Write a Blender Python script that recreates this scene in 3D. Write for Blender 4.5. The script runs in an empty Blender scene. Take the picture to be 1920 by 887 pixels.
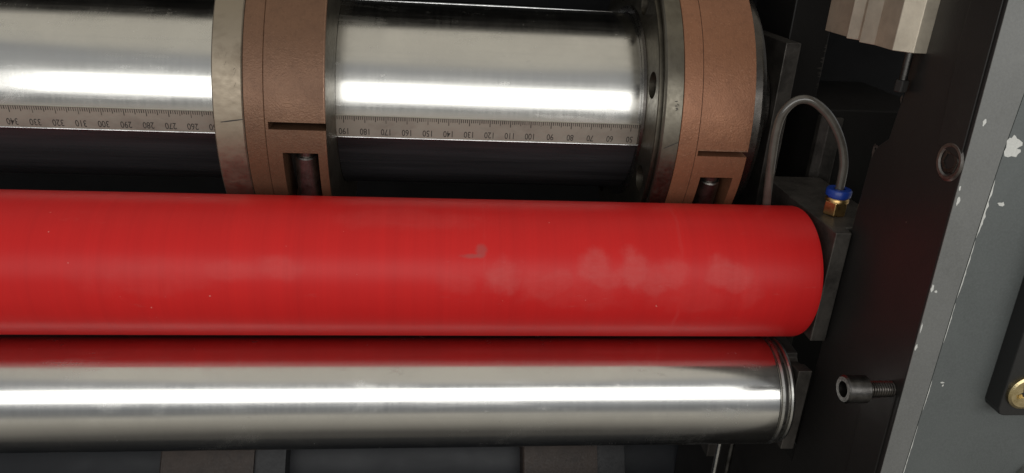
import bpy, bmesh, math, random
from mathutils import Vector, Matrix
random.seed(7)
SC = bpy.context.scene
COL = SC.collection
MM = 0.001
ORG = Vector((0, 0, 1.0))          # machine origin (millimetre coordinates are measured from here)

# ------------------------------------------------------------------ camera, world, lamps, exposure
cam_d = bpy.data.cameras.new('camera')
cam = bpy.data.objects.new('camera', cam_d)
COL.objects.link(cam)
cam_d.sensor_width = 36.0
cam_d.lens = 36.0 * 1400.0 / 1920.0
cam_d.clip_start = 0.005
cam_d.clip_end = 50
fpx = 1400.0
ax = Vector((13740, -217, -fpx)).normalized()
az = Vector(((fpx * fpx + 217 * 3300.0) / 13740.0, 3300.0, fpx)).normalized()
ay = az.cross(ax)
ROT = Matrix((ax, ay, az))          # rows are the world axes seen from the camera
cam.matrix_world = Matrix.Translation(ORG) @ ROT.to_4x4()
SC.camera = cam

world = bpy.data.worlds.new('World')
SC.world = world
world.use_nodes = True
bg = world.node_tree.nodes['Background']
# the workshop round the machine: pale beige ceiling, cooler wall band, dark skirting, beige floor
_t = world.node_tree
_co = _t.nodes.new('ShaderNodeTexCoord')
_sx = _t.nodes.new('ShaderNodeSeparateXYZ')
_t.links.new(_co.outputs['Generated'], _sx.inputs[0])
_nz = _t.nodes.new('ShaderNodeTexNoise')
_nz.inputs['Scale'].default_value = 2.2
_nz.inputs['Detail'].default_value = 2
_t.links.new(_co.outputs['Generated'], _nz.inputs['Vector'])
_ad = _t.nodes.new('ShaderNodeMath'); _ad.operation = 'MULTIPLY_ADD'
_t.links.new(_nz.outputs['Fac'], _ad.inputs[0]); _ad.inputs[1].default_value = 0.16
_t.links.new(_sx.outputs[2], _ad.inputs[2])
_mr = _t.nodes.new('ShaderNodeMapRange')
_t.links.new(_ad.outputs[0], _mr.inputs[0])
_mr.inputs[1].default_value = -1; _mr.inputs[2].default_value = 1.16
_cr = _t.nodes.new('ShaderNodeValToRGB')
_t.links.new(_mr.outputs[0], _cr.inputs[0])
_el = _cr.color_ramp.elements
def _stop(z, c, first=[0]):
    p = (z + 0.08 + 1) / 2.16
    e = _el[first[0]] if first[0] < 2 else _el.new(p)
    first[0] += 1
    e.position = p; e.color = (*c, 1)
for _z, _c in ((-1.0, (.05, .047, .042)), (1.0, (.47, .44, .38)), (-0.8, (.07, .066, .06)), (-0.55, (.24, .225, .195)), (-0.26, (.41, .39, .34)), (-0.17, (.17, .17, .17)), (-0.02, (.15, .155, .16)),
               (0.1, (.30, .31, .32)), (0.45, (.34, .345, .34)), (0.62, (.30, .305, .31)), (0.70, (.26, .265, .27)), (0.80, (.46, .435, .38))):
    _stop(_z, _c)
_t.links.new(_cr.outputs[0], bg.inputs['Color'])
bg.inputs['Strength'].default_value = 1.0


def area_lamp(name, loc, size, power, color, aim):
    d = bpy.data.lights.new(name, 'AREA')
    d.shape = 'RECTANGLE'
    d.size, d.size_y = size
    d.energy = power
    d.color = color
    o = bpy.data.objects.new(name, d)
    o.location = ORG + Vector(loc) * MM
    q = (Vector(aim) - Vector(loc)).normalized().to_track_quat('-Z', 'Y')
    o.rotation_euler = q.to_euler()
    COL.objects.link(o)
    return o


area_lamp('window_light', (60, -200, 50), (1.10, 0.25), 2.05, (1.0, 0.99, 0.96), (60, 300, 50))

SC.view_settings.view_transform = 'Standard'
SC.view_settings.look = 'None'
SC.view_settings.exposure = 0.0
SC.view_settings.gamma = 1.0
SC.render.engine = 'CYCLES'


# ------------------------------------------------------------------ materials
class NT:
    def __init__(self, name):
        self.m = bpy.data.materials.new(name)
        self.m.use_nodes = True
        self.t = self.m.node_tree
        self.b = self.t.nodes['Principled BSDF']
        self.co = self.t.nodes.new('ShaderNodeTexCoord').outputs['Object']

    def n(self, kind, **kw):
        nd = self.t.nodes.new(kind)
        for k, v in kw.items():
            if hasattr(nd, k) and not k[0].isupper():
                setattr(nd, k, v)
        return nd

    def link(self, a, b):
        self.t.links.new(a, b)

    def noise(self, scale, vec=(1, 1, 1), detail=3, rough=0.55, dist=0.0):
        mp = self.n('ShaderNodeMapping')
        mp.inputs['Scale'].default_value = vec
        self.link(self.co, mp.inputs['Vector'])
        nz = self.n('ShaderNodeTexNoise')
        nz.inputs['Scale'].default_value = scale
        nz.inputs['Detail'].default_value = detail
        nz.inputs['Roughness'].default_value = rough
        nz.inputs['Distortion'].default_value = dist
        self.link(mp.outputs[0], nz.inputs['Vector'])
        return nz.outputs['Fac']

    def rng(self, v, a, b, c, d, smooth=False):
        r = self.n('ShaderNodeMapRange')
        if smooth:
            r.interpolation_type = 'SMOOTHSTEP'
        self.link(v, r.inputs['Value'])
        for k, x in zip(('From Min', 'From Max', 'To Min', 'To Max'), (a, b, c, d)):
            r.inputs[k].default_value = x
        return r.outputs['Result']

    def math(self, op, a, b=None):
        r = self.n('ShaderNodeMath')
        r.operation = op
        for i, v in enumerate((a, b)):
            if v is None:
                continue
            if isinstance(v, (int, float)):
                r.inputs[i].default_value = v
            else:
                self.link(v, r.inputs[i])
        return r.outputs[0]

    def mix(self, fac, c1, c2):
        r = self.n('ShaderNodeMix')
        r.data_type = 'RGBA'
        ins = [i for i in r.inputs if i.enabled]
        f, a, b = r.inputs['Factor'], r.inputs[6], r.inputs[7]
        for s, v in ((f, fac), (a, c1), (b, c2)):
            if isinstance(v, (int, float)):
                s.default_value = v
            elif isinstance(v, tuple):
                s.default_value = v if len(v) == 4 else (*v, 1)
            else:
                self.link(v, s)
        return r.outputs[2]

    def bump(self, v, strength, dist=0.0005, normal=None):
        r = self.n('ShaderNodeBump')
        r.inputs['Strength'].default_value = strength
        r.inputs['Distance'].default_value = dist
        self.link(v, r.inputs['Height'])
        if normal is not None:
            self.link(normal, r.inputs['Normal'])
        return r.outputs[0]

    def set(self, **kw):
        for k, v in kw.items():
            s = self.b.inputs[{'color': 'Base Color', 'metal': 'Metallic', 'rough': 'Roughness', 'normal': 'Normal',
                               'spec': 'Specular IOR Level', 'aniso': 'Anisotropic', 'trans': 'Transmission Weight',
                               'ior': 'IOR', 'alpha': 'Alpha', 'coat': 'Coat Weight'}[k]]
            if isinstance(v, (int, float)):
                s.default_value = v
            elif isinstance(v, tuple):
                s.default_value = (*v, 1)
            else:
                self.link(v, s)
        return self.m


def mat_roller(name, color, r0, r1, streak=0.02):
    k = NT(name)
    fine = k.noise(900, (1, 0.03, 0.03), 3)
    cloud = k.noise(28, (1, 1, 1), 4, 0.6, 0.4)
    spot = k.noise(170, (0.5, 1, 1), 5, 0.7)
    spots = k.rng(spot, 0.62, 0.74, 0, 1, True)
    c = k.mix(k.rng(cloud, 0.35, 0.7, 0, 1), color, tuple(x * 0.9 for x in color))
    c = k.mix(k.math('MULTIPLY', spots, 0.22), c, (0.25, 0.23, 0.2))
    r = k.rng(cloud, 0.3, 0.7, r0, r1)
    r = k.math('ADD', r, k.math('MULTIPLY', k.rng(fine, 0.3, 0.7, -1, 1), streak))
    r = k.math('ADD', r, k.math('MULTIPLY', spots, 0.12))
    film = k.rng(k.noise(46, (0.35, 1, 1), 5, 0.7, 1.2), 0.5, 0.72, 0, 1, True)      # oily wiped film
    r = k.math('ADD', r, k.math('MULTIPLY', film, 0.10))
    long_ = k.noise(420, (0.012, 1, 1), 4, 0.7)                                      # drawn lines along the roller
    r = k.math('ADD', r, k.rng(long_, 0.3, 0.7, -0.035, 0.035))
    c = k.mix(k.rng(long_, 0.55, 0.75, 0, 0.25), c, tuple(x * 0.8 for x in color))
    nb = k.bump(fine, 0.025, 0.0002)
    nb = k.bump(k.noise(60, (0.25, 1, 1), 2), 0.03, 0.001, nb)
    nb = k.bump(long_, 0.02, 0.0002, nb)
    return k.set(color=c, metal=1.0, rough=r, normal=nb)


def mat_metal(name, color, dark, rough, noise_scale=120, vec=(1, 1, 1), bumpy=0.15, metal=1.0, lo=0.4, hi=0.68):
    k = NT(name)
    a = k.noise(noise_scale, vec, 6, 0.65, 0.3)
    b = k.noise(noise_scale * 9, vec, 3)
    c = k.mix(k.rng(a, lo, hi, 0, 1), color, dark)
    r = k.rng(b, 0.25, 0.75, rough - 0.07, rough + 0.1)
    return k.set(color=c, metal=metal, rough=r, normal=k.bump(b, bumpy, 0.0003))


def mat_paint(name, color, rough, wear=(0.25, 0.25, 0.24), amt=0.03, spec=0.5, grain=0.25, gscale=1500):
    k = NT(name)
    a = k.noise(22, (1, 1, 1), 5, 0.6, 0.5)
    g = k.noise(gscale, (1, 1, 1), 4, 0.6)
    w = k.noise(330, (1, 1, 1), 6, 0.75)
    wm = k.rng(w, 0.76 - amt, 0.78 - amt, 0, 1, True)
    c = k.mix(k.rng(a, 0.3, 0.7, 0, 1), tuple(x * 1.12 for x in color), tuple(x * 0.86 for x in color))
    c = k.mix(k.math('MULTIPLY', k.rng(g, 0.35, 0.7, 0, 1), 0.35), c, tuple(x * 1.5 for x in color))
    c = k.mix(wm, c, wear)
    r = k.rng(a, 0.3, 0.7, rough - 0.05, rough + 0.08)
    nb = k.bump(g, grain, 0.0002)
    return k.set(color=c, rough=r, normal=nb, spec=spec)


M = {}
M['tube'] = mat_roller('ground_steel', (0.78, 0.77, 0.73), 0.18, 0.25)
M['chrome'] = mat_roller('chromed_steel', (0.80, 0.79, 0.76), 0.16, 0.22)
M['ring'] = mat_metal('dull_machined_steel', (0.36, 0.305, 0.235), (0.14, 0.105, 0.075), 0.5, 45, (0.6, 1, 1), 0.04, lo=0.5, hi=0.8)
M['flange'] = mat_metal('oiled_steel', (0.20, 0.182, 0.146), (0.12, 0.107, 0.085), 0.42, 60, bumpy=0.06)
M['dark_steel'] = mat_metal('blackened_steel', (0.11, 0.10, 0.09), (0.07, 0.065, 0.06), 0.27, 60, bumpy=0.04, metal=0.9)
M['screw'] = mat_metal('screw_steel', (0.13, 0.125, 0.12), (0.05, 0.047, 0.044), 0.36, 200)
M['scale'] = mat_metal('etched_scale_steel', (0.40, 0.37, 0.31), (0.22, 0.195, 0.165), 0.42, 60, (0.5, 1, 1), 0.06, metal=0.35, lo=0.45, hi=0.8)
M['bare'] = mat_metal('bare_steel', (0.55, 0.54, 0.51), (0.42, 0.41, 0.39), 0.3, 60, bumpy=0.04)
M['shiny'] = mat_metal('polished_rod_steel', (0.8, 0.8, 0.8), (0.5, 0.5, 0.5), 0.18, 120)
M['alu'] = mat_metal('sawn_aluminium', (0.64, 0.57, 0.46), (0.52, 0.46, 0.37), 0.46, 120, (1, 1, 1), 0.08, metal=0.75)
M['brass'] = mat_metal('brass', (0.70, 0.46, 0.19), (0.6, 0.37, 0.15), 0.3, 60, bumpy=0.04)
M['gold'] = mat_metal('yellow_zinc', (0.75, 0.62, 0.36), (0.5, 0.4, 0.2), 0.28, 260, bumpy=0.1)
M['black'] = mat_paint('black_paint', (0.018, 0.0165, 0.0155), 0.42, (0.055, 0.05, 0.046), 0.07, 0.28)
M['void'] = mat_paint('near_black', (0.007, 0.007, 0.0085), 0.6, (0.03, 0.03, 0.03), 0.0, 0.25)  # near-black coat for the enclosure and the sheet behind the seam
M['band'] = mat_metal('dim_reflection_steel', (0.17, 0.16, 0.17), (0.07, 0.066, 0.07), 0.3, 90, (0.03, 1, 1), 0.3, metal=0.8)
M['worn_black'] = mat_metal('worn_blackened_steel', (0.30, 0.28, 0.26), (0.12, 0.11, 0.10), 0.38, 160, bumpy=0.1)
M['blued'] = mat_paint('blue_black_enamel', (0.013, 0.0145, 0.018), 0.45, (0.03, 0.03, 0.03), 0.0, 0.4)
M['block'] = mat_metal('black_oxide_steel', (0.115, 0.104, 0.093), (0.055, 0.05, 0.045), 0.42, 110, metal=0.6, bumpy=0.3)
M['grey'] = mat_paint('grey_hammer_enamel', (0.100, 0.109, 0.107), 0.48, (0.33, 0.33, 0.32), 0.045, 0.4, 0.3, 1300)
M['grey_edge'] = mat_paint('grey_enamel_edge', (0.15, 0.152, 0.146), 0.46, (0.35, 0.34, 0.32), 0.04, 0.4, 0.25, 1300)
M['filler'] = mat_paint('white_primer', (0.55, 0.55, 0.52), 0.7, (0.3, 0.3, 0.29), 0.12)
M['ink'] = mat_paint('engraved_black', (0.035, 0.031, 0.027), 0.6, (0.16, 0.15, 0.13), 0.12)
M['rubberblack'] = mat_paint('black_anodised', (0.013, 0.013, 0.013), 0.38, (0.06, 0.06, 0.06), 0.02, 0.5)
M['brownlow'] = mat_metal('shaded_collar_brown', (0.05, 0.034, 0.026), (0.03, 0.021, 0.017), 0.5, 90, metal=0.1)  # collar brown with the dimness of the space below put into the colour
M['dimring'] = mat_metal('shaded_ring_grey', (0.035, 0.035, 0.037), (0.02, 0.02, 0.022), 0.5, 90, metal=0.1)  # ring grey darkened for the same dim space


def mat_copper(name, c1, c2, spark):
    k = NT(name)
    a = k.noise(50, (1, 1, 1), 6, 0.65, 0.3)
    s = k.noise(1250, (1, 1, 1), 3, 0.6)
    b = k.noise(420, (1, 1, 1), 4, 0.7)
    sp = k.rng(s, 0.6, 0.72, 0, 1, True)
    c = k.mix(k.rng(a, 0.32, 0.7, 0, 1), c1, c2)
    c = k.mix(k.math('MULTIPLY', k.rng(b, 0.5, 0.75, 0, 1), 0.35), c, tuple(x * 0.45 for x in c2))
    c = k.mix(k.math('MULTIPLY', sp, spark), c, (0.8, 0.5, 0.34))
    turn = k.noise(1100, (1, 0.015, 0.015), 3)
    c = k.mix(k.rng(turn, 0.4, 0.7, 0, 0.25), c, tuple(x * 0.7 for x in c1))
    grease = k.rng(k.noise(75, (1, 0.4, 0.4), 6, 0.75, 0.8), 0.60, 0.74, 0, 0.4, True)
    c = k.mix(grease, c, (0.055, 0.035, 0.024))
    r = k.rng(a, 0.3, 0.7, 0.36, 0.5)
    nb = k.bump(s, 0.55, 0.0003)
    nb = k.bump(b, 0.25, 0.0003, nb)
    nb = k.bump(turn, 0.1, 0.0003, nb)
    return k.set(color=c, metal=0.4, rough=r, normal=nb)


M['copper_dull'] = mat_copper('tarnished_copper_coating', (0.205, 0.108, 0.062), (0.155, 0.080, 0.047), 0.06)
M['copper'] = mat_copper('copper_coating', (0.33, 0.150, 0.080), (0.26, 0.115, 0.062), 0.2)

# blue plastic and hose
k = NT('blue_plastic')
M['blue'] = k.set(color=(0.012, 0.045, 0.30), rough=0.35, normal=k.bump(k.noise(900), 0.05, 0.0002))
k = NT('smoky_hose')
M['hose'] = k.set(color=k.mix(k.rng(k.noise(140), 0.3, 0.7, 0, 1), (0.11, 0.10, 0.085), (0.065, 0.058, 0.05)), rough=0.15, spec=0.8)

# smudged red rubber: centres of the pale hand smears and marks, in roller coordinates
RED = (297.6, -141.8, 30.0)


def on_red(x, t, r=30.0):
    t = math.radians(t)
    return (x, RED[0] - r * math.cos(t), RED[1] + r * math.sin(t))


def mat_red(base):
    k = NT('red_rubber')
    wob = k.noise(95, (1, 1, 1), 4, 0.6)
    big = k.noise(14, (0.5, 1, 1), 4, 0.6)
    fine = k.noise(700, (1, 0.3, 0.3), 3)
    total = None
    #       x      t   rx   rt  amount
    for x, t, rx, rt, am in ((26.5, 18, 7.5, 7.5, .95), (43, 11, 8, 8, .5), (51, 14, 5, 6, .5), (65.5, 26, 7.5, 8, .9), (71, 16, 8, 5, .6),
                             (81, 24, 8, 9, .95), (90, 17, 8, 7, .65), (98, 22, 7, 8, .6), (118, 23, 7, 8, .8), (124, 19, 8, 7, .75),
                             (132, 8, 6, 7, .3), (-61, 24, 11, 5, .5), (-78, 20, 12, 4, .35), (8, 14, 9, 5, .3),
                             (60, 4, 22, 8, .28), (108, 2, 20, 7, .25), (-110, 14, 25, 8, .25), (-10, 66, 30, 6, .25)):
        c = Vector(on_red(x, t)) - Vector(base)
        sub = k.n('ShaderNodeVectorMath'); sub.operation = 'SUBTRACT'
        k.link(k.co, sub.inputs[0]); sub.inputs[1].default_value = c * MM
        ml = k.n('ShaderNodeVectorMath'); ml.operation = 'MULTIPLY'
        k.link(sub.outputs[0], ml.inputs[0]); ml.inputs[1].default_value = (1000 / rx, 1000 / rt, 1000 / rt)
        ln = k.n('ShaderNodeVectorMath'); ln.operation = 'LENGTH'
        k.link(ml.outputs[0], ln.inputs[0])
        d = k.math('ADD', ln.outputs['Value'], k.rng(wob, 0.3, 0.7, -0.35, 0.35))
        v = k.math('MULTIPLY', k.rng(d, 0.45, 1.25, 1, 0, True), am)
        total = v if total is None else k.math('MAXIMUM', total, v)
    total = k.math('MULTIPLY', total, k.rng(k.noise(260, (0.12, 1, 1), 5, 0.7), 0.3, 0.7, 0.7, 1.1))
    total = k.math('MULTIPLY', total, k.rng(k.noise(500, (0.6, 1, 1), 5, 0.7), 0.25, 0.75, 0.55, 1.15))
    # fine transverse wipe mark around the roller near its end
    sx = k.n('ShaderNodeSeparateXYZ'); k.link(k.co, sx.inputs[0])
    dx = k.math('ABSOLUTE', k.math('SUBTRACT', k.math('ADD', sx.outputs[0], k.rng(wob, 0.3, 0.7, -0.0008, 0.0008)), (101.5 - base[0]) * MM))
    line = k.math('MULTIPLY', k.rng(dx, 0.0003, 0.0012, 0.22, 0, True), k.rng(big, 0.4, 0.6, 0.3, 1))
    dx2 = k.math('ABSOLUTE', k.math('SUBTRACT', sx.outputs[0], (19.5 - base[0]) * MM))
    line2 = k.math('MULTIPLY', k.rng(dx2, 0.0002, 0.0008, 0.12, 0, True), k.rng(wob, 0.4, 0.6, 0, 1))
    total = k.math('MAXIMUM', total, k.math('MAXIMUM', line, line2))
    c = k.mix(k.rng(big, 0.3, 0.7, 0, 1), (0.66, 0.020, 0.019), (0.57, 0.015, 0.015))
    c = k.mix(k.math('MULTIPLY', total, 0.24), c, (0.62, 0.27, 0.25))
    for x_, t_, rx_, rt_ in ((18.0, 37, 2.6, 3.6), (14.5, 34, 4.5, 1.3)):              # grey rubbed spot near the middle
        sub = k.n('ShaderNodeVectorMath'); sub.operation = 'SUBTRACT'
        k.link(k.co, sub.inputs[0]); sub.inputs[1].default_value = (Vector(on_red(x_, t_)) - Vector(base)) * MM
        ml = k.n('ShaderNodeVectorMath'); ml.operation = 'MULTIPLY'
        k.link(sub.outputs[0], ml.inputs[0]); ml.inputs[1].default_value = (1000 / rx_, 1000 / rt_, 1000 / rt_)
        ln = k.n('ShaderNodeVectorMath'); ln.operation = 'LENGTH'
        k.link(ml.outputs[0], ln.inputs[0])
        d = k.math('ADD', ln.outputs['Value'], k.rng(wob, 0.3, 0.7, -0.35, 0.35))
        c = k.mix(k.rng(d, 0.5, 1.2, 0.4, 0, True), c, (0.22, 0.13, 0.12))
    band = k.noise(130, (1, 0.02, 0.02), 5, 0.7)          # faint turned bands round the roller
    c = k.mix(k.rng(band, 0.3, 0.7, 0, 0.3), c, (0.40, 0.012, 0.014))
    dust = k.rng(k.noise(210, (0.25, 1, 1), 6, 0.75), 0.62, 0.8, 0, 0.16, True)
    c = k.mix(dust, c, (0.6, 0.3, 0.28))
    sp = k.rng(k.noise(620, (1, 1, 1), 1, 0.4), 0.82, 0.85, 0, 0.3, True)
    c = k.mix(sp, c, (0.8, 0.5, 0.45))
    r = k.math('ADD', k.rng(big, 0.3, 0.7, 0.36, 0.43), k.math('MULTIPLY', total, 0.15))
    nb = k.bump(fine, 0.12, 0.0002)
    nb = k.bump(band, 0.05, 0.0004, nb)
    return k.set(color=c, rough=r, normal=nb, spec=0.22)


# ------------------------------------------------------------------ mesh helpers (all coordinates in mm from ORG)
def thing(name, loc, label, cat, group=None):
    o = bpy.data.objects.new(name, None)
    o.empty_display_size = 0.01
    COL.objects.link(o)
    o.location = ORG + Vector(loc) * MM
    o['label'] = label
    o['category'] = cat
    if group:
        o['group'] = group
    return o


def mesh(name, verts, faces, mat, parent=None, smooth=None, bevel=0, kind=None, seg=2):
    """parent-relative mesh; smooth = auto-smooth angle in degrees"""
    base = ORG.copy()
    p = parent
    off = Vector((0, 0, 0))
    if parent is not None:
        chain = parent
        off = Vector(chain.location)
        while chain.parent is not None:
            chain = chain.parent
            off += Vector(chain.location)
    me = bpy.data.meshes.new(name)
    me.from_pydata([tuple(ORG + Vector(v) * MM - off) for v in verts], [], faces)
    me.materials.append(mat)
    o = bpy.data.objects.new(name, me)
    COL.objects.link(o)
    o.parent = parent
    bm = bmesh.new(); bm.from_mesh(me)
    bmesh.ops.remove_doubles(bm, verts=bm.verts, dist=1e-7)
    bmesh.ops.recalc_face_normals(bm, faces=bm.faces)
    if bevel:
        ed = [e for e in bm.edges if len(e.link_faces) == 2 and e.calc_face_angle() > math.radians(25)]
        bmesh.ops.bevel(bm, geom=ed, offset=bevel * MM, segments=seg, affect='EDGES', profile=0.5)
    if smooth is not None:
        a = math.radians(smooth)
        for f in bm.faces:
            f.smooth = True
        for e in bm.edges:
            e.smooth = not (len(e.link_faces) == 2 and e.calc_face_angle() > a) and len(e.link_faces) == 2
    bm.to_mesh(me); bm.free()
    if kind:
        o['kind'] = kind
    return o


def lathe(prof, c, n=96, t0=0, t1=360):
    """profile [(x, r)] round an axis along X through c=(y, z); t=0 faces -Y, t=90 up"""
    pr = [prof[0]]
    for p, q in zip(prof, prof[1:]):
        if abs(q[0] - p[0]) > 4:
            s_ = 0.35 if q[0] > p[0] else -0.35
            for xx in (p[0] + s_, q[0] - s_):
                pr.append((xx, p[1] + (q[1] - p[1]) * (xx - p[0]) / (q[0] - p[0])))
        pr.append(q)
    prof = pr
    vs, fs = [], []
    full = abs(t1 - t0 - 360) < 1e-6
    m = n if full else n + 1
    for i in range(m):
        t = math.radians(t0 + (t1 - t0) * i / n)
        for x, r in prof:
            vs.append((x, c[0] - r * math.cos(t), c[1] + r * math.sin(t)))
    L = len(prof)
    for i in range(n):
        a, b = i * L, ((i + 1) % m) * L
        for j in range(L - 1):
            fs.append((a + j, a + j + 1, b + j + 1, b + j))
    if not full:
        fs.append(tuple(range(L)))
        fs.append(tuple(range(n * L, n * L + L))[::-1])
    return vs, fs


def prism(poly, axis, a, b):
    """polygon [(u, v)] in the two other axes, extruded along axis from a to b (a, b numbers, or per-vertex lists)"""
    n = len(poly)
    A = a if isinstance(a, (list, tuple)) else [a] * n
    B = b if isinstance(b, (list, tuple)) else [b] * n
    def put(u, v, w):
        return {'x': (w, u, v), 'y': (u, w, v), 'z': (u, v, w)}[axis]
    vs = [put(u, v, A[i]) for i, (u, v) in enumerate(poly)] + [put(u, v, B[i]) for i, (u, v) in enumerate(poly)]
    fs = [tuple(range(n)), tuple(range(n, 2 * n))[::-1]] + [(i, (i + 1) % n, n + (i + 1) % n, n + i) for i in range(n)]
    return vs, fs


def box(x0, x1, y0, y1, z0, z1):
    return prism([(y0, z0), (y1, z0), (y1, z1), (y0, z1)], 'x', x0, x1)


def shell(xs, ts, rad, c, rin):
    """cylinder wall round an X axis: a radius for every cell (i over xs, j over ts), steps between unequal cells closed"""
    vs, fs = [], []
    def P(x, t, r):
        t = math.radians(t)
        vs.append((x, c[0] - r * math.cos(t), c[1] + r * math.sin(t)))
        return len(vs) - 1
    def q(*a):
        fs.append(tuple(P(*p) for p in a))
    nx, nt = len(xs) - 1, len(ts) - 1
    R = [[rad((xs[i] + xs[i + 1]) / 2, (ts[j] + ts[j + 1]) / 2) for j in range(nt)] for i in range(nx)]
    for i in range(nx):
        for j in range(nt):
            r = R[i][j]; x0, x1, t0, t1 = xs[i], xs[i + 1], ts[j], ts[j + 1]
            q((x0, t0, r), (x1, t0, r), (x1, t1, r), (x0, t1, r))
            r2 = R[i][(j + 1) % nt]
            if abs(r2 - r) > 1e-6:
                q((x0, t1, r), (x1, t1, r), (x1, t1, r2), (x0, t1, r2))
            r2 = R[i + 1][j] if i + 1 < nx else rin
            if abs(r2 - r) > 1e-6:
                q((x1, t0, r), (x1, t1, r), (x1, t1, r2), (x1, t0, r2))
            if i == 0:
                q((x0, t0, r), (x0, t1, r), (x0, t1, rin), (x0, t0, rin))
    return vs, fs


def tube_path(pts, r, n=14, sub=6):
    """smooth tube through points"""
    P = [Vector(p) for p in pts]
    out = []
    for i in range(len(P) - 1):
        p0 = P[max(i - 1, 0)]; p1 = P[i]; p2 = P[i + 1]; p3 = P[min(i + 2, len(P) - 1)]
        for s in range(sub):
            t = s / sub
            out.append(0.5 * ((2 * p1) + (p2 - p0) * t + (2 * p0 - 5 * p1 + 4 * p2 - p3) * t * t + (3 * p1 - p0 - 3 * p2 + p3) * t ** 3))
    out.append(P[-1])
    vs, fs = [], []
    up = Vector((0, 1, 0))
    for i, p in enumerate(out):
        d = (out[min(i + 1, len(out) - 1)] - out[max(i - 1, 0)]).normalized()
        a = d.cross(up).normalized(); b = d.cross(a)
        for j in range(n):
            w = 2 * math.pi * j / n
            vs.append(tuple(p + (a * math.cos(w) + b * math.sin(w)) * r))
        if i:
            for j in range(n):
                fs.append(((i - 1) * n + j, (i - 1) * n + (j + 1) % n, i * n + (j + 1) % n, i * n + j))
    fs.append(tuple(range(n))[::-1]); fs.append(tuple(range(len(vs) - n, len(vs))))
    return vs, fs


def frame_prof(prof, origin, axis, n=48, sides=None):
    """lathe about any axis: prof [(h, r)], origin, axis direction"""
    ax_ = Vector(axis).normalized()
    a = ax_.cross(Vector((0, 1, 0.3))).normalized(); b = ax_.cross(a)
    vs, fs = [], []
    L = len(prof)
    for i in range(n):
        w = 2 * math.pi * i / n
        for h, r in prof:
            vs.append(tuple(Vector(origin) + ax_ * h + (a * math.cos(w) + b * math.sin(w)) * r))
    for i in range(n):
        p, q = i * L, ((i + 1) % n) * L
        for j in range(L - 1):
            fs.append((p + j, p + j + 1, q + j + 1, q + j))
    return vs, fs


def lin(a, b, n):
    return [a + (b - a) * i / n for i in range(n + 1)]


U = (394.2, -87.3)       # upper shaft axis (y, z)
CH = (285.7, -198.1)     # chromed roller axis
LEFT_END = -430.0

# ------------------------------------------------------------------ back wall, and unseen panels added to darken the inside
w = mesh('machine_back_wall', *box(-760, 420, 560, 580, -700, 160), M['void']); w['kind'] = 'structure'
w = mesh('underside_light_block', *box(-760, 420, 190, 558, -420, -412), M['blued'], bevel=1); w['kind'] = 'structure'  # added out of view to cut the light from beneath
w = mesh('overhead_light_block', *box(-760, 420, 387, 558, 22, 60), M['void'], bevel=2); w['kind'] = 'structure'  # added out of view; darkens the reflection along the shaft's top

# right side frame: plate (dark inside face), grey edge strip, grey front cover
def fy(z, off=0.0):
    return 227.6 - off + 0.0434 * z

fr = thing('side_frame', (200, 260, -420), 'side frame plate with dark inner face and chipped grey front edge beside roller ends', 'machine frame')
inner = [(fy(60), 60), (fy(-420), -420), (420, -420), (420, -238), (279.6, -236), (279.2, -150), (277.4, -79), (274.5, -75), (269, -70.5), (268, -62), (266.5, -52), (268.5, -38), (269.5, -18), (273, 60)]
mesh('plate', *prism(inner, 'x', 175, 183.4), M['black'], fr, bevel=0.7)
SEAM = [(60, 192.5), (-13.8, 190.0), (-41.9, 189.0), (-61.5, 187.6), (-84.6, 186.6), (-116.3, 185.6), (-151.6, 185.0), (-192.1, 184.0), (-420, 181.5)]
def front_sheet(zx_left, zx_right, off, depth):
    vs, fs = [], []
    for (z, xl), (_, xr) in zip(zx_left, zx_right):
        for x, d in ((xl, off), (xr, off), (xr, off - depth), (xl, off - depth)):
            vs.append((x, fy(z, d), z))
    n = len(zx_left)
    for i in range(n - 1):
        for j in range(4):
            fs.append((4 * i + j, 4 * i + (j + 1) % 4, 4 * i + 4 + (j + 1) % 4, 4 * i + 4 + j))
    fs.append((0, 1, 2, 3)); fs.append((4 * n - 4, 4 * n - 3, 4 * n - 2, 4 * n - 1))
    return vs, fs
mesh('edge_strip', *front_sheet([(z, 175.0) for z, x in SEAM], SEAM, 0.35, 0.3), M['grey_edge'], fr)
mesh('front_cover', *front_sheet([(z, x + 0.42) for z, x in SEAM], [(z, 420) for z, x in SEAM], 0.2, 4.0), M['grey'], fr, bevel=0.12)
mesh('seam_backing', *front_sheet([(z, 183.6) for z, x in SEAM], [(z, 200) for z, x in SEAM], -5, 3), M['void'], fr)

mesh('doubling_plate', *prism([(240.3, -172), (fy(-162) + 2.5, -158), (fy(-300) + 2.5, -300), (232, -300)], 'x', 174.3, 175.05), M['black'], fr, bevel=0.25)
mesh('doubling_plate', *prism([(244, 50), (243.0, -30), (239.5, -64), (fy(-64) + 1.5, -66), (fy(50) + 1.5, 50)], 'x', 174.4, 175.05), M['black'], fr, bevel=0.25)
for yy, zz, a_, b_ in ((276.6, -77.5, .9, 2.6), (275.2, -75.6, 1.4, .6), (267.2, -54.5, .6, 1.4), (245, -96, .4, .4)):
    pts = [(yy + a_ * math.cos(q_) * (1 + .3 * math.sin(q_ * 5 + zz)), zz + b_ * math.sin(q_) * (1 + .3 * math.cos(q_ * 3))) for q_ in [i * math.pi / 6 for i in range(12)]]
    pts = [(min(y_, 277.2), z_) for y_, z_ in pts]
    mesh('worn_spot', [(174.93, y_, z_) for y_, z_ in pts], [tuple(range(12))], M['block'], fr)
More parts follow.
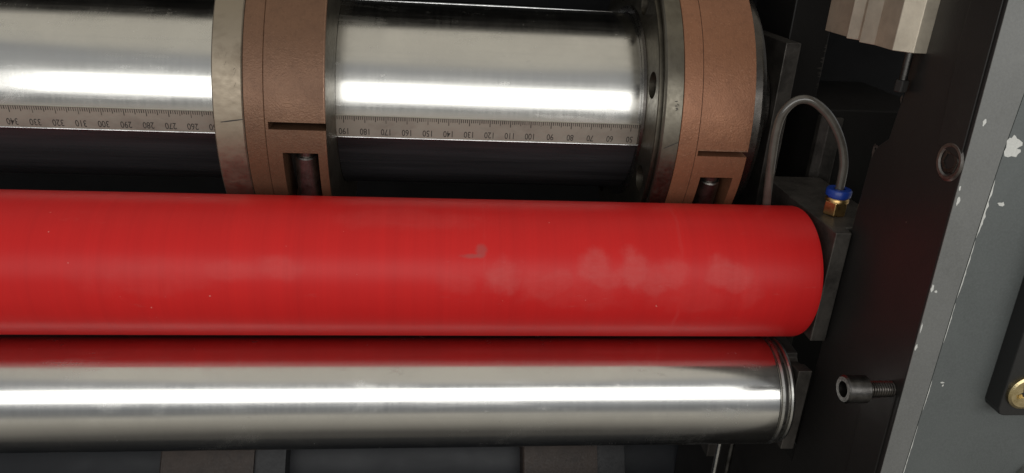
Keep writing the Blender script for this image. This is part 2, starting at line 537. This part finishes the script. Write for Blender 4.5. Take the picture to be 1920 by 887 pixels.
# rough white edge of filler squeezed from the seam, and chips through the paint
rs = random.Random(3)
def flat_patch(pts, off):
    n = len(pts)
    vs = [(x, fy(z, off), z) for x, z in pts] + [(x, fy(z, off - 0.12), z) for x, z in pts]
    return vs, [tuple(range(n)), tuple(range(n, 2 * n))[::-1]] + [(i, (i + 1) % n, n + (i + 1) % n, n + i) for i in range(n)]
def seam_x(z):
    for (z0, x0), (z1, x1) in zip(SEAM, SEAM[1:]):
        if z1 <= z <= z0:
            return x0 + (x1 - x0) * (z - z0) / (z1 - z0)
    return 184
for za, zb, wd in ((-72, -93, 1.0), (-94, -116, 0.5), (-118, -134, 0.35), (-150, -163, 0.3), (-170, -196, 0.35)):
    n = 16
    zs = lin(za, zb, n)
    l = [(seam_x(z) + 0.45, z) for z in zs]
    r_ = [(seam_x(z) + 0.5 + wd * rs.uniform(0.25, 1.0) * (1 - abs(2 * i / n - 1) ** 3), z) for i, z in enumerate(zs)][::-1]
    mesh('paint_chip', *flat_patch(l + r_, 0.26), M['filler'], fr)
def blob(cx, cz, rx, rz, n=15, jag=0.3):
    return [(cx + rx * math.cos(2 * math.pi * i / n) * (1 + rs.uniform(-jag, jag)), cz + rz * math.sin(2 * math.pi * i / n) * (1 + rs.uniform(-jag, jag))) for i in range(n)]
big = [(186.9, -58.4), (187.7, -57.4), (188.3, -57.6), (188.9, -56.4), (189.7, -56.9), (190.2, -57.6), (191.1, -57.9), (192.7, -58.9), (192.9, -59.9),
       (191.7, -60.6), (191.3, -61.1), (192.8, -61.3), (193.0, -62.1), (192.2, -62.9), (191.9, -63.9), (190.1, -63.6), (189.0, -64.0), (187.6, -63.7), (187.0, -62.2), (187.4, -60.8)]
mesh('paint_chip', *flat_patch([(x + 0.9, z) for x, z in big], 0.3), M['filler'], fr)
for cx, cz, rx, rz, off in ((192.6, -80.4, 1.3, .7, .3), (178.0, -52.6, .6, 1.2, .42), (176.3, -79.5, .55, 1.6, .42), (175.7, -75.2, .35, .8, .42),
                            (175.6, -112, .5, 1.3, .42), (177.3, -113.5, .5, .5, .42), (175.5, -135.8, .4, 1.3, .42), (175.5, -128, .25, 2.2, .42),
                            (189.9, -150.9, .8, .3, .3), (190.4, -152.2, .25, .5, .3)):
    mesh('paint_chip', *flat_patch(blob(cx, cz, rx, rz, 11, 0.4), off), M['filler'], fr)

# screw sunk in the inner face
def socket_screw(name, origin, axis, r, parent=None, head=6.0, mat='screw', sockr=0.5, depth=3):
    o = mesh(name, *frame_prof([(-head, r * .98), (-head * .08, r), (0, r * .93), (0, r * sockr * 1.16), (-.3, r * sockr), (-depth, r * sockr), (-depth, 0)], origin, axis, 6 * 8), M[mat], parent, smooth=35)
    return o
sk = mesh('recessed_screw', *frame_prof([(0.25, 4.6), (0.7, 5.2), (0.7, 6.2), (0.15, 6.9), (-.5, 6.9)], (175, 231.4, -68), (-1, 0, 0), 48), M['worn_black'], fr, smooth=35)
mesh('screw_head', *frame_prof([(0.05, 4.6), (0.35, 4.3), (0.35, 2.9), (-1.4, 2.5), (-1.4, 0)], (175, 231.4, -68), (-1, 0, 0), 6), M['dark_steel'], sk)

# cap screw standing out of the inner face by the front edge
cs = thing('cap_screw', (175, 224, -157), 'black socket cap screw part unscrewed from the dark frame beside the steel roller end', 'screw')
cy, cz = 226.6, -157.6
mesh('screw_head', *frame_prof([(-9, 2.5), (-9, 5.0), (-8.6, 5.4), (-0.7, 5.4), (0, 4.8), (0, 3.1), (3.9 * -1, 2.9), (-3.9, 0)], (155.2, cy, cz), (-1, 0, 0), 48), M['screw'], cs, smooth=35)
pf = []
x = 9.0
while x < 20.5:
    pf += [(-x, 2.9 if x > 9 else 3.1), (-x - .25, 3.15), (-x - .55, 3.15), (-x - .8, 2.55)]
    x += 1.0
mesh('thread', *frame_prof(pf + [(-22, 2.5)], (155.2, cy, cz), (-1, 0, 0), 32), M['dark_steel'], cs, smooth=25)

# ------------------------------------------------------------------ upper shaft with the engraved scale
us = thing('scale_shaft', (20, U[0], U[1] - 46), 'thick polished steel shaft with an inset millimetre scale, above and behind the red roller', 'shaft')
mesh('shaft_tube', *lathe([(LEFT_END, 0), (LEFT_END, 46), (99.5, 46), (99.5, 30)], U, 256), M['tube'], us, smooth=30)
mesh('journal', *lathe([(142, 30), (168.8, 30), (168.8, 0)], U, 96), M['dark_steel'], us, smooth=30)
TS = math.radians(-7.45)
nrm = Vector((0, -math.cos(TS), math.sin(TS)))
tup = Vector((0, math.sin(TS), math.cos(TS)))
cen = Vector((0, U[0], U[1])) + nrm * 46.12
HW = 5.35
def sp(x, v, h):      # x along the shaft, v up across the strip, h proud of it
    return tuple(Vector((x, 0, 0)) + cen + tup * v + nrm * h)
def strip(x0, x1):
    pr = [(-HW - .35, -.6), (-HW - .05, 0.02), (-HW + .55, 0.12), (HW - .25, 0.12), (HW, -.3), (HW, -.9), (-HW - .35, -.9)]
    n = len(pr)
    vs = [sp(x0, v, h) for v, h in pr] + [sp(x1, v, h) for v, h in pr]
    return vs, [tuple(range(n)), tuple(range(n, 2 * n))[::-1]] + [(i, (i + 1) % n, n + (i + 1) % n, n + i) for i in range(n)]
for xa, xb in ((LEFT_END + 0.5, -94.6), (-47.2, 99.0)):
    mesh('dark_band', *lathe([(xa, 45.5), (xa, 46.22), (xb, 46.22), (xb, 45.5)], U, 60, -135, -14.2), M['band'], us, smooth=30)  # darker sector laid over the tube to mute the red reflected there
sc = mesh('scale_strip', *strip(LEFT_END + 1, 99.2), M['scale'], us)
vs, fs = [], []
def quad(x0, x1, v0, v1, h=0.135):
    i = len(vs)
    vs.extend([sp(x0, v0, h), sp(x1, v0, h), sp(x1, v1, h), sp(x0, v1, h)])
    fs.append((i, i + 1, i + 2, i + 3))
PIT = 0.9815
rt = random.Random(5)
def nx(N):
    return 44.5 + (100 - N) * PIT
N = 46
while nx(N) > LEFT_END + 2:
    x = nx(N)
    if not (-94 < x < -49):
        ln = 3.3 if N % 10 == 0 else (2.5 if N % 5 == 0 else 1.75)
        ln += rt.uniform(-.12, .12)
        w_ = 0.17 + rt.uniform(-.04, .05)
        quad(x - w_, x + w_, HW - .35 - ln, HW - .35)
    N += 1
for xa, xb in ((-47.5, 99), (LEFT_END + 2, -95)):
    quad(xa, xb, HW - .42, HW - .3)
mk = mesh('scale_ticks', vs, fs, M['ink'], sc, kind='stuff')
for xa, xb in ((LEFT_END + 1, -94.8), (-47, 98.4)):
    o_ = Vector(sp(xb, -HW - .25, -.1))
    mesh('strip_edge', *frame_prof([(0, 0), (0, .55), (xb - xa, .55), (xb - xa, 0)], o_, (-1, 0, 0), 16), M['shiny'], sc, smooth=40)
# numerals, engraved upside down as seen from here
dg = bpy.context.evaluated_depsgraph_get
def numeral(txt, x):
    cu = bpy.data.curves.new('numeral', 'FONT')
    cu.body = txt; cu.size = 4.5; cu.align_x = 'CENTER'; cu.space_character = 0.98; cu.resolution_u = 3
    cu.offset = 0.03
    tmp = bpy.data.objects.new('numeral', cu); COL.objects.link(tmp)
    bpy.context.view_layer.update()
    me = bpy.data.meshes.new_from_object(tmp.evaluated_get(dg()))
    vv = [(v.co.x, v.co.y) for v in me.vertices]; ff = [tuple(p.vertices) for p in me.polygons]
    bpy.data.objects.remove(tmp); bpy.data.curves.remove(cu); bpy.data.meshes.remove(me)
    mesh('numeral', [sp(x - a * 0.78, -1.15 - b, 0.135) for a, b in vv], ff, M['ink'], sc)
for N in range(50, 470, 10):
    x = nx(N)
    if x > LEFT_END + 5 and not (-100 < x < -47) and x < 97:
        numeral(str(N), x)

# ------------------------------------------------------------------ clamp collars
def ring(name, x0, x1, r, mat, parent, rin=46.0, ch=0.5, n=192):
    return mesh(name, *lathe([(x0, rin), (x0, r - ch), (x0 + ch, r), (x1 - ch, r), (x1, r - ch), (x1, rin)], U, n), mat, parent, smooth=30)

def clamp(parent, x0, x1, slit_x0, ts_hi, ts_lo, px0, px1, pt_hi, mat, r=75.0, pt_lo=-40):
    ts = [ts_lo - 360 + 0.0]
    ts = lin(-180, pt_lo, 40) + lin(pt_lo, pt_hi, 16)[1:] + lin(pt_hi, ts_lo, 4)[1:] + lin(ts_lo, ts_hi, 1)[1:] + lin(ts_hi, 180, 90)[1:]
    xs = sorted({x0, x0 + .5, slit_x0, px0, px1, x1 - .6, x1})
    def rad(x, t):
        if ts_lo < t < ts_hi and x > slit_x0:
            return 48.0
        if pt_lo < t < pt_hi and px0 < x < px1:
            return 58.0
        return r
    return mesh('clamp_ring', *shell(xs, ts, rad, U, 46.2), mat, parent, smooth=25)

def clamp_screw(parent, x, t, r=5.0, length=26):
    """cap screw lying across the slit inside its pocket; t = angle of the head face"""
    a = math.radians(t)
    o = Vector((x, U[0] - 66.5 * math.cos(a), U[1] + 66.5 * math.sin(a)))
    d = Vector((0, math.sin(a), math.cos(a)))
    s = mesh('clamp_screw', *frame_prof([(-length, r), (-4.2, r), (-3.6, r * .9), (-3.5, r * .72), (0, r * .72), (0, 0)], o, d, 40), M['worn_black'], parent, smooth=35)
    return s

lc = thing('clamp_collar', (-70, U[0], U[1] - 75), 'tarnished brown split collar with bright steel ring, clamped mid-shaft between two scale lengths', 'collar', 'split clamp collars on the scale shaft')
ring('steel_ring', -94.4, -81.95, 75, M['ring'], lc)
ring('inner_ring', -81.7, -73.35, 74.9, M['copper_dull'], lc, ch=.25)
ring('gap_ring', -81.95, -81.7, 74.2, M['ink'], lc, ch=.05)
ring('gap_ring', -73.35, -73.15, 74.2, M['ink'], lc, ch=.05)
clamp(lc, -73.15, -47.9, -72.0, 1.95, -0.55, -66.9, -51.7, -8.6, M['copper_dull'])
mesh('pocket_shade_sheet', *lathe([(-66.8, 57), (-66.8, 58.6), (-51.8, 58.6), (-51.8, 57)], U, 20, -39.5, -8.8), M['ink'], lc)  # black sheet puts the pocket's deep shade into the colour
clamp_screw(lc, -58.3, -9.4)
mesh('end_face', *lathe([(-47.9, 46.2), (-47.3, 47), (-47.3, 69), (-47.9, 73.6)], U, 160), M['flange'], lc, smooth=30)

rc = thing('clamp_collar', (120, U[0], U[1] - 75), 'bright copper brown split collar behind a drilled steel flange at the right shaft end', 'collar', 'split clamp collars on the scale shaft')
# drilled flange facing left: disc with round holes
def holed_disc(x, r0, r1, c, holes, hr, depth):
    bm = bmesh.new()
    vs, fs = [], []
    def P(y, z, xx=x):
        vs.append((xx, c[0] - y, c[1] + z)); return len(vs) - 1
    k = len(holes); span = 360 / k; nseg = 24
    for t in holes:
        # each hole sits in one sector; join hole circle to sector outline
        hc = 0.5 * (r0 + r1)
        out, inn, dp = [], [], []
        for i in range(4 * nseg):
            s = i / nseg
            e, f_ = int(s), s - int(s)
            if e == 0: rr, tt = r0 + (r1 - r0) * f_, t - span / 2
            elif e == 1: rr, tt = r1, t - span / 2 + span * f_
            elif e == 2: rr, tt = r1 - (r1 - r0) * f_, t + span / 2
            else: rr, tt = r0, t + span / 2 - span * f_
            a = math.radians(tt)
            p = Vector((rr * math.cos(a), rr * math.sin(a)))
            a0 = math.radians(t)
            h0 = Vector((hc * math.cos(a0), hc * math.sin(a0)))
            out.append(P(*p))
            d = (p - h0).normalized() * hr
            inn.append(P(*(h0 + d))); dp.append(P(*(h0 + d), x + depth))
        n = 4 * nseg
        for i in range(n):
            j = (i + 1) % n
            fs.append((out[i], out[j], inn[j], inn[i]))
            fs.append((inn[i], inn[j], dp[j], dp[i]))
        fs.append(tuple(dp))
    return vs, fs
mesh('flange', *holed_disc(98.6, 50.2, 69.4, U, [20 + 45 * i for i in range(8)], 6.2, 5), M['flange'], rc)
mesh('flange_rim', *lathe([(98.6, 69.4), (98.9, 70.0), (104.0, 70.0), (104.0, 72.2)], U, 192), M['flange'], rc, smooth=30)
mesh('step_ring', *lathe([(99.2, 46.0), (97.4, 46.4), (97.4, 49.6), (98.6, 50.2)], U, 160), M['dark_steel'], rc, smooth=30)
for i in range(8):
    a = math.radians(20 + 45 * i)
    o_ = (103.4, U[0] - 59.8 * math.cos(a), U[1] + 59.8 * math.sin(a))
    mesh('flange_screw', *frame_prof([(-.2, 5.6), (1.8, 5.3), (2.1, 4.8), (2.1, 2.9), (-.1, 2.6), (-.1, 0)], o_, (-1, 0, 0), 30), M['dark_steel'], rc, smooth=35)
mesh('steel_ring', *lathe([(104.0, 72.2), (100.7, 72.2), (100.3, 72.6), (100.3, 74.3), (101.0, 75), (108.4, 75), (108.5, 74.4)], U, 192), M['flange'], rc, smooth=30)
ring('inner_ring', 108.75, 117.35, 75, M['copper'], rc, rin=60, ch=.2)
ring('gap_ring', 108.45, 108.75, 74.3, M['ink'], rc, rin=60, ch=.05)
ring('gap_ring', 117.35, 117.5, 74.75, M['ink'], rc, rin=60, ch=.05)
clamp(rc, 117.5, 141.7, 118.3, -3.75, -5.7, 122, 137.6, -14.0, M['copper'])
mesh('pocket_shade_sheet', *lathe([(122.1, 57), (122.1, 58.6), (137.5, 58.6), (137.5, 57)], U, 20, -39.5, -14.2), M['ink'], rc)  # same black sheet for the shade in this pocket
clamp_screw(rc, 130.2, -16.0)
mesh('end_cap', *lathe([(141.7, 60), (146, 62.0), (150.5, 63), (152.4, 62.4), (153.2, 60), (153.2, 30)], U, 192), M['dark_steel'], rc, smooth=45)

M['wear_glint_copper'] = mat_metal('rubbed_and_glint_copper', (0.55, 0.36, 0.25), (0.3, 0.17, 0.11), 0.35, 300)
mesh('wear_and_glint_edge', *lathe([(-48.45, 75.03), (-48.1, 74.9), (-47.86, 74.4)], U, 200, 2.1, 359.3), M['wear_glint_copper'], lc, smooth=60)
mesh('wear_and_glint_edge', *lathe([(118.6, 75.03), (141.5, 75.03)], U, 2, -3.7, -3.3), M['wear_glint_copper'], rc)  # pale strip painted as the highlight on the slit lip
# scribed alignment lines and wear marks on the rings
def arc_mark(x0, t0, x1, t1, w, r, parent, mat='ink', n=6):
    vs, fs = [], []
    for i in range(n + 1):
        f_ = i / n; x = x0 + (x1 - x0) * f_; t = t0 + (t1 - t0) * f_
        ww = w * (0.55 + 0.45 * math.sin(math.pi * f_))
        for s in (-1, 1):
            a = math.radians(t + s * ww)
            vs.append((x, U[0] - r * math.cos(a), U[1] + r * math.sin(a)))
    for i in range(n):
        fs.append((2 * i, 2 * i + 2, 2 * i + 3, 2 * i + 1))
    return mesh('scribed_line', vs, fs, M[mat], parent)
arc_mark(-91.5, 1.4, -82.2, 2.5, .22, 75.06, lc)
arc_mark(102.0, -3.2, 108.3, -0.9, .2, 75.06, rc)
rm = random.Random(11)
for i in range(5):
    t = 10.0 + i * 0.75
    x = 104.6 + rm.uniform(0, 1.6)
    arc_mark(x, t, x + rm.uniform(.8, 1.4), t + rm.uniform(-.8, .6), .17, 75.06, rc, n=3)
for i in range(9):
    t = 12 + rm.uniform(0, 16); x = -92 + rm.uniform(0, 7)
    arc_mark(x, t, x + rm.uniform(-.4, .9), t + rm.uniform(.6, 2.2), .08, 75.05, lc, n=3)

# ------------------------------------------------------------------ red roller
rb = (20, RED[0], RED[1] - 30)
rd = thing('red_roller', rb, 'large red rubber covered roller with pale hand smudges lying across the middle', 'roller')
mesh('rubber_cover', *lathe([(LEFT_END, 12), (LEFT_END, 29), (LEFT_END + 1, 30), (161.6, 30), (162.7, 29.7), (163.2, 28.8), (163.3, 12)], RED[:2], 256), mat_red(rb), rd, smooth=40)
mesh('axle', *lathe([(LEFT_END - 18, 0), (LEFT_END - 18, 11.9), (171, 11.9), (171, 0)], RED[:2], 64), M['dark_steel'], rd, smooth=30)

# chromed roller
cr = thing('steel_roller', (20, CH[0], CH[1] - 25.2), 'mirror bright chromed steel roller directly below the red roller', 'roller')
mesh('roller_tube', *lathe([(LEFT_END, 8), (LEFT_END, 25.2), (152.4, 25.2), (153.2, 24.6), (153.5, 23.8)], CH, 256), M['chrome'], cr, smooth=40)
mesh('end_ring', *lathe([(153.5, 23.2), (153.7, 24.6), (154.5, 25.3), (156.0, 25.2), (156.9, 24.4), (157.1, 23.4), (157.6, 23.4), (157.8, 24.5), (158.5, 25), (159.6, 24.5), (160.1, 23.2), (160.1, 8)], CH, 192), M['bare'], cr, smooth=40)
mesh('axle', *lathe([(LEFT_END - 18, 0), (LEFT_END - 18, 7.9), (171, 7.9), (171, 0)], CH, 64), M['dark_steel'], cr, smooth=30)

# bearing blocks
bb = thing('bearing_block', (172, 300, -172), 'black steel bearing block at the right end of the red roller, carrying the brass fitting', 'bearing block', 'bearing blocks at the roller ends')
mesh('block_body', *prism([(165.2, 275), (174.4, 275), (174.4, 281.5), (196, 281.5), (196, 345), (166.9, 345)] if False else [(166.6, 274.6), (173.6, 274.6), (174.2, 280.8), (196, 280.8), (196, 350), (166.6, 350)], 'z', -165.4, -113.2), M['block'], bb, bevel=0.45)
b2 = thing('bearing_block', (168, 290, -221), 'small black steel bearing block at the right end of the chromed roller', 'bearing block', 'bearing blocks at the roller ends')
notch = [(269.8, -221), (269.8, -178)] + [(276.0 + 9 * math.sin(math.radians(a)) * 1.0 - 0, -178 - 3.5 * math.sin(math.radians(a * 2))) for a in (10, 30, 50, 70, 90)] + [(330, -176), (330, -221)]
mesh('block_body', *prism(notch, 'x', 162.0, 168.3), M['block'], b2, bevel=0.4)

# ------------------------------------------------------------------ air hose and push-in fitting
FX, FYY, FZ = 177.0, 297.5, -113.2
fit = thing('hose_fitting', (FX, FYY, FZ), 'brass push-in fitting with blue collar standing on the black bearing block', 'fitting')
mesh('hex_body', *frame_prof([(0, 0), (0, 4.6), (.5, 5.15), (6.2, 5.15), (6.9, 4.5)], (FX, FYY, FZ), (0, 0, 1), 6), M['brass'], fit, bevel=0.25)
mesh('collar', *frame_prof([(6.3, 5.0), (7.4, 5.0), (8.0, 4.6), (8.0, 2)], (FX, FYY, FZ), (0, 0, 1), 40), M['brass'], fit, smooth=35)
mesh('release_ring', *frame_prof([(7.9, 4.2), (8.6, 4.3), (8.9, 5.35), (11.3, 5.45), (11.9, 5.0), (12.0, 2.6), (10.5, 2.2)], (FX, FYY, FZ), (0, 0, 1), 44), M['blue'], fit, smooth=40)
hs = mesh('air_hose', *tube_path([(176.9, 297.5, -106), (176.9, 297.5, -98), (176.4, 298, -89.5), (173.2, 299, -80), (167.2, 300, -71), (160.5, 301, -65.2), (155.2, 302, -63.3),
                                 (150.6, 303, -64.9), (147.2, 304, -70.4), (146.5, 305, -78.8), (147.4, 306, -91), (149.2, 308, -104), (152, 311, -120), (156, 315, -150), (160, 320, -190)], 1.9, 16), M['hose'], None, smooth=60)
hs['label'] = 'thin smoky plastic air hose arching down into the blue collared fitting'; hs['category'] = 'hose'

# ------------------------------------------------------------------ plates behind the hose
pl = thing('shaft_bracket', (174, 395, -260), 'dark upright shaft bracket right of the copper collar, left of the hose arch', 'bracket')
mesh('bracket_plate', *box(169.2, 177.0, 360, 440, -300, -48.0), M['block'], pl, bevel=0.5)
p2 = thing('rear_frame_plate', (196, 415, -79), 'black rear frame plate with worn vertical edge behind the hose arch', 'plate')
mesh('plate_body', *box(184, 206.3, 390, 440, -84, 18), M['black'], p2, bevel=0.8)
wv = random.Random(2)
for z, h, wd in ((-62, 7, 3.5), (-74, 3, 1.8), (-54, 4, 1.6), (-68, 3, 2.4)):
    pts = [(205.4 - wd * abs(math.sin(i * 2.1)) * wv.uniform(.5, 1) if i % 2 else 205.8, z + h * (i / 8 - .5)) for i in range(9)] + [(206.0, z + h / 2), (206.0, z - h / 2)]
    n = len(pts)
    mesh('worn_patch', [(x, 389.9, zz) for x, zz in pts], [tuple(range(n))], M['block'], p2)
p3 = thing('slide_housing', (215, 375, -300), 'black slide housing with a pale slanting edge, low behind the hose arch', 'housing')
mesh('housing_body', *box(199.6, 260, 360, 440, -300, -80.2), M['black'], p3, bevel=0.6)
mesh('bevelled_edge', *prism([(196.0, 361.5), (199.3, 358.0), (206.0, 357.0), (206.0, 359.9), (196.0, 365)], 'z', -300, -84), M['block'], p3, bevel=0.3)

# aluminium profile hanging from above
al = thing('aluminium_profile', (168, 285, 60), 'pale sawn aluminium profile with raised ridges hanging at the top right', 'profile')
X0 = 165.0
prof = [(X0, 317), (X0, 298), (X0 - 2.6, 293.6), (X0, 289.2), (X0, 288), (X0 - 2.6, 283.6), (X0, 277.2), (X0, 264.8), (X0 + 5.0, 259.6), (X0 + 12, 259.6), (X0 + 12, 317)]
prof = [(x, y) for x, y in prof]
mesh('profile_body', *prism(prof, 'z', -36.4, 70), M['alu'], al, bevel=0.2)
mesh('threaded_rod', *frame_prof([(0, 0), (0, 1.4), (11, 1.4), (11, 0)], (171.9, 264.5, -46.8), (0, 0, 1), 20), M['screw'], al, smooth=30)
mesh('rod_nut', *frame_prof([(0, 0), (0, 2.6), (4.5, 2.6), (4.5, 0)], (171.9, 264.5, -51.3), (0, 0, 1), 6), M['black'], al, bevel=0.4)

# slotted black bracket on the grey cover with its gold screw
sb = thing('cover_latch', (216, 215, -160), 'black bar with a gold cross screw fixed on the grey frame cover', 'bracket')
def bar_pt(x, d, z):
    return (x, fy(z, d), z)
vsb, fsb = [], []
out = [(208.9, -157.5), (209.7, -159.5), (211.6, -160.2), (300, -160.6), (300, -60), (209.2, -60)]
n = len(out)
for d in (0.1, 8.0):
    for x, z in out:
        vsb.append(bar_pt(x, d, z))
fsb = [tuple(range(n)), tuple(range(n, 2 * n))[::-1]] + [(i, (i + 1) % n, n + (i + 1) % n, n + i) for i in range(n)]
mesh('bar', vsb, fsb, M['rubberblack'], sb, bevel=0.5)
gz = -149.9; gx = 216.6; GR = 6.6
nf = Vector((0, -1, 0.0434)).normalized()
# cross recess: cut the head surface into four quadrants round a sunk cross
def cross_head(origin, axis, r, w, l, dep, parent, rot=0.35):
    axv = Vector(axis).normalized()
    a = Vector((1, 0, 0)); a = (a - axv * a.dot(axv)).normalized(); b = axv.cross(a)
    a, b = a * math.cos(rot) + b * math.sin(rot), b * math.cos(rot) - a * math.sin(rot)
    N = 96
    cross = []
    arms = [(w, -1), (l, -1), (l, 1), (w, 1)]
    ring_in = []
    for q_ in range(4):
        ca, sa = math.cos(q_ * math.pi / 2), math.sin(q_ * math.pi / 2)
        for (u, s) in ((w, -w), (l, -w * .7), (l, w * .7)):
            ring_in.append((u * ca - s * sa, u * sa + s * ca))
    n = len(ring_in)
    vs, fs = [], []
    def P(u, v, h):
        vs.append(tuple(Vector(origin) + a * u + b * v + axv * h)); return len(vs) - 1
    top = [P(u, v, 1.55) for u, v in ring_in]
    bot = [P(u * .55, v * .55, 1.55 - dep) for u, v in ring_in]
    angs = [math.atan2(v, u) for u, v in ring_in]
    mid = [P(r * .86 * math.cos(t), r * .86 * math.sin(t), 1.45) for t in angs]
    sub = 4
    rim = []
    for i in range(n):
        t0, t1 = angs[i], angs[(i + 1) % n]
        if t1 < t0: t1 += 2 * math.pi
        seg = [t0 + (t1 - t0) * s / sub for s in range(sub + 1)]
        m_ = [mid[i]] + [P(r * .86 * math.cos(t), r * .86 * math.sin(t), 1.45) for t in seg[1:-1]] + [mid[(i + 1) % n]]
        fs.append(tuple([top[i]] + m_ + [top[(i + 1) % n]]))
        r1 = [P(r * math.cos(t), r * math.sin(t), 1.0) for t in seg]
        r2 = [P(r * math.cos(t), r * math.sin(t), 0) for t in seg]
        for s in range(sub):
            fs.append((m_[s], r1[s], r1[s + 1], m_[s + 1]))
            fs.append((r1[s], r2[s], r2[s + 1], r1[s + 1]))
        fs.append((top[i], top[(i + 1) % n], bot[(i + 1) % n], bot[i]))
    fs.append(tuple(bot))
    return mesh('cross_screw', vs, fs, M['gold'], parent, bevel=0)
cross_head(bar_pt(gx, 8.0, gz), nf, GR, 1.25, 3.9, 1.6, sb)

# rounded pale knob at the lower right corner
kn = mesh('pale_knob', *frame_prof([(0, 0.0), (0, 8), (4, 9), (7, 8.2), (8.5, 6), (9, 0)][1:], bar_pt(240.5, 0, -195), nf, 48), M['bare'], None, smooth=40)
kn['label'] = 'rounded pale metal knob cut off by the lower right corner'; kn['category'] = 'knob'

# ------------------------------------------------------------------ below the rollers
for i, (x, lab) in enumerate(((149.2, 'thin polished upright rod below the roller end, left of the pair'), (155.9, 'thin dull upright rod below the roller end, right of the pair'))):
    o = mesh('support_rod', *frame_prof([(-150, 0), (-150, 1.5), (40, 1.5), (40, 0)], (x, 305, -252), (0, 0, 1), 24), M['shiny' if i == 0 else 'screw'], None, smooth=35)
    o['label'] = lab; o['category'] = 'rod'; o['group'] = 'support rods under the chromed roller'
LS = (470, -385)
ls = thing('lower_shaft', (0, LS[0], LS[1] - 40), 'dim blue black shaft with two brown collars under the chromed roller', 'shaft')
mesh('shaft_tube', *lathe([(-700, 0), (-700, 55), (300, 55), (300, 0)], LS, 128), M['blued'], ls, smooth=30)
for x0, x1, x2 in ((-178, -118, -98), (62, 114, 134)):
    mesh('brown_collar', *lathe([(x0, 55), (x0 , 74), (x0 + 1, 75), (x1, 75), (x1, 55)], LS, 128), M['brownlow'], ls, smooth=30)
    mesh('grey_ring', *lathe([(x1, 55), (x1, 72), (x2, 72), (x2, 55)], LS, 128), M['dimring'], ls, smooth=30)

# rod added behind the scale shaft to draw the glint on its top edge
tb = mesh('edge_glint_rod', *lathe([(-62, 0), (-62, .4), (10, 1.5), (40, 1.5), (104, .4), (104, 0)], (442, -45.9), 32), M['shiny'], None, smooth=30)
tb['label'] = 'thin added rod drawing the glint along the top of the scale shaft'; tb['category'] = 'bar'
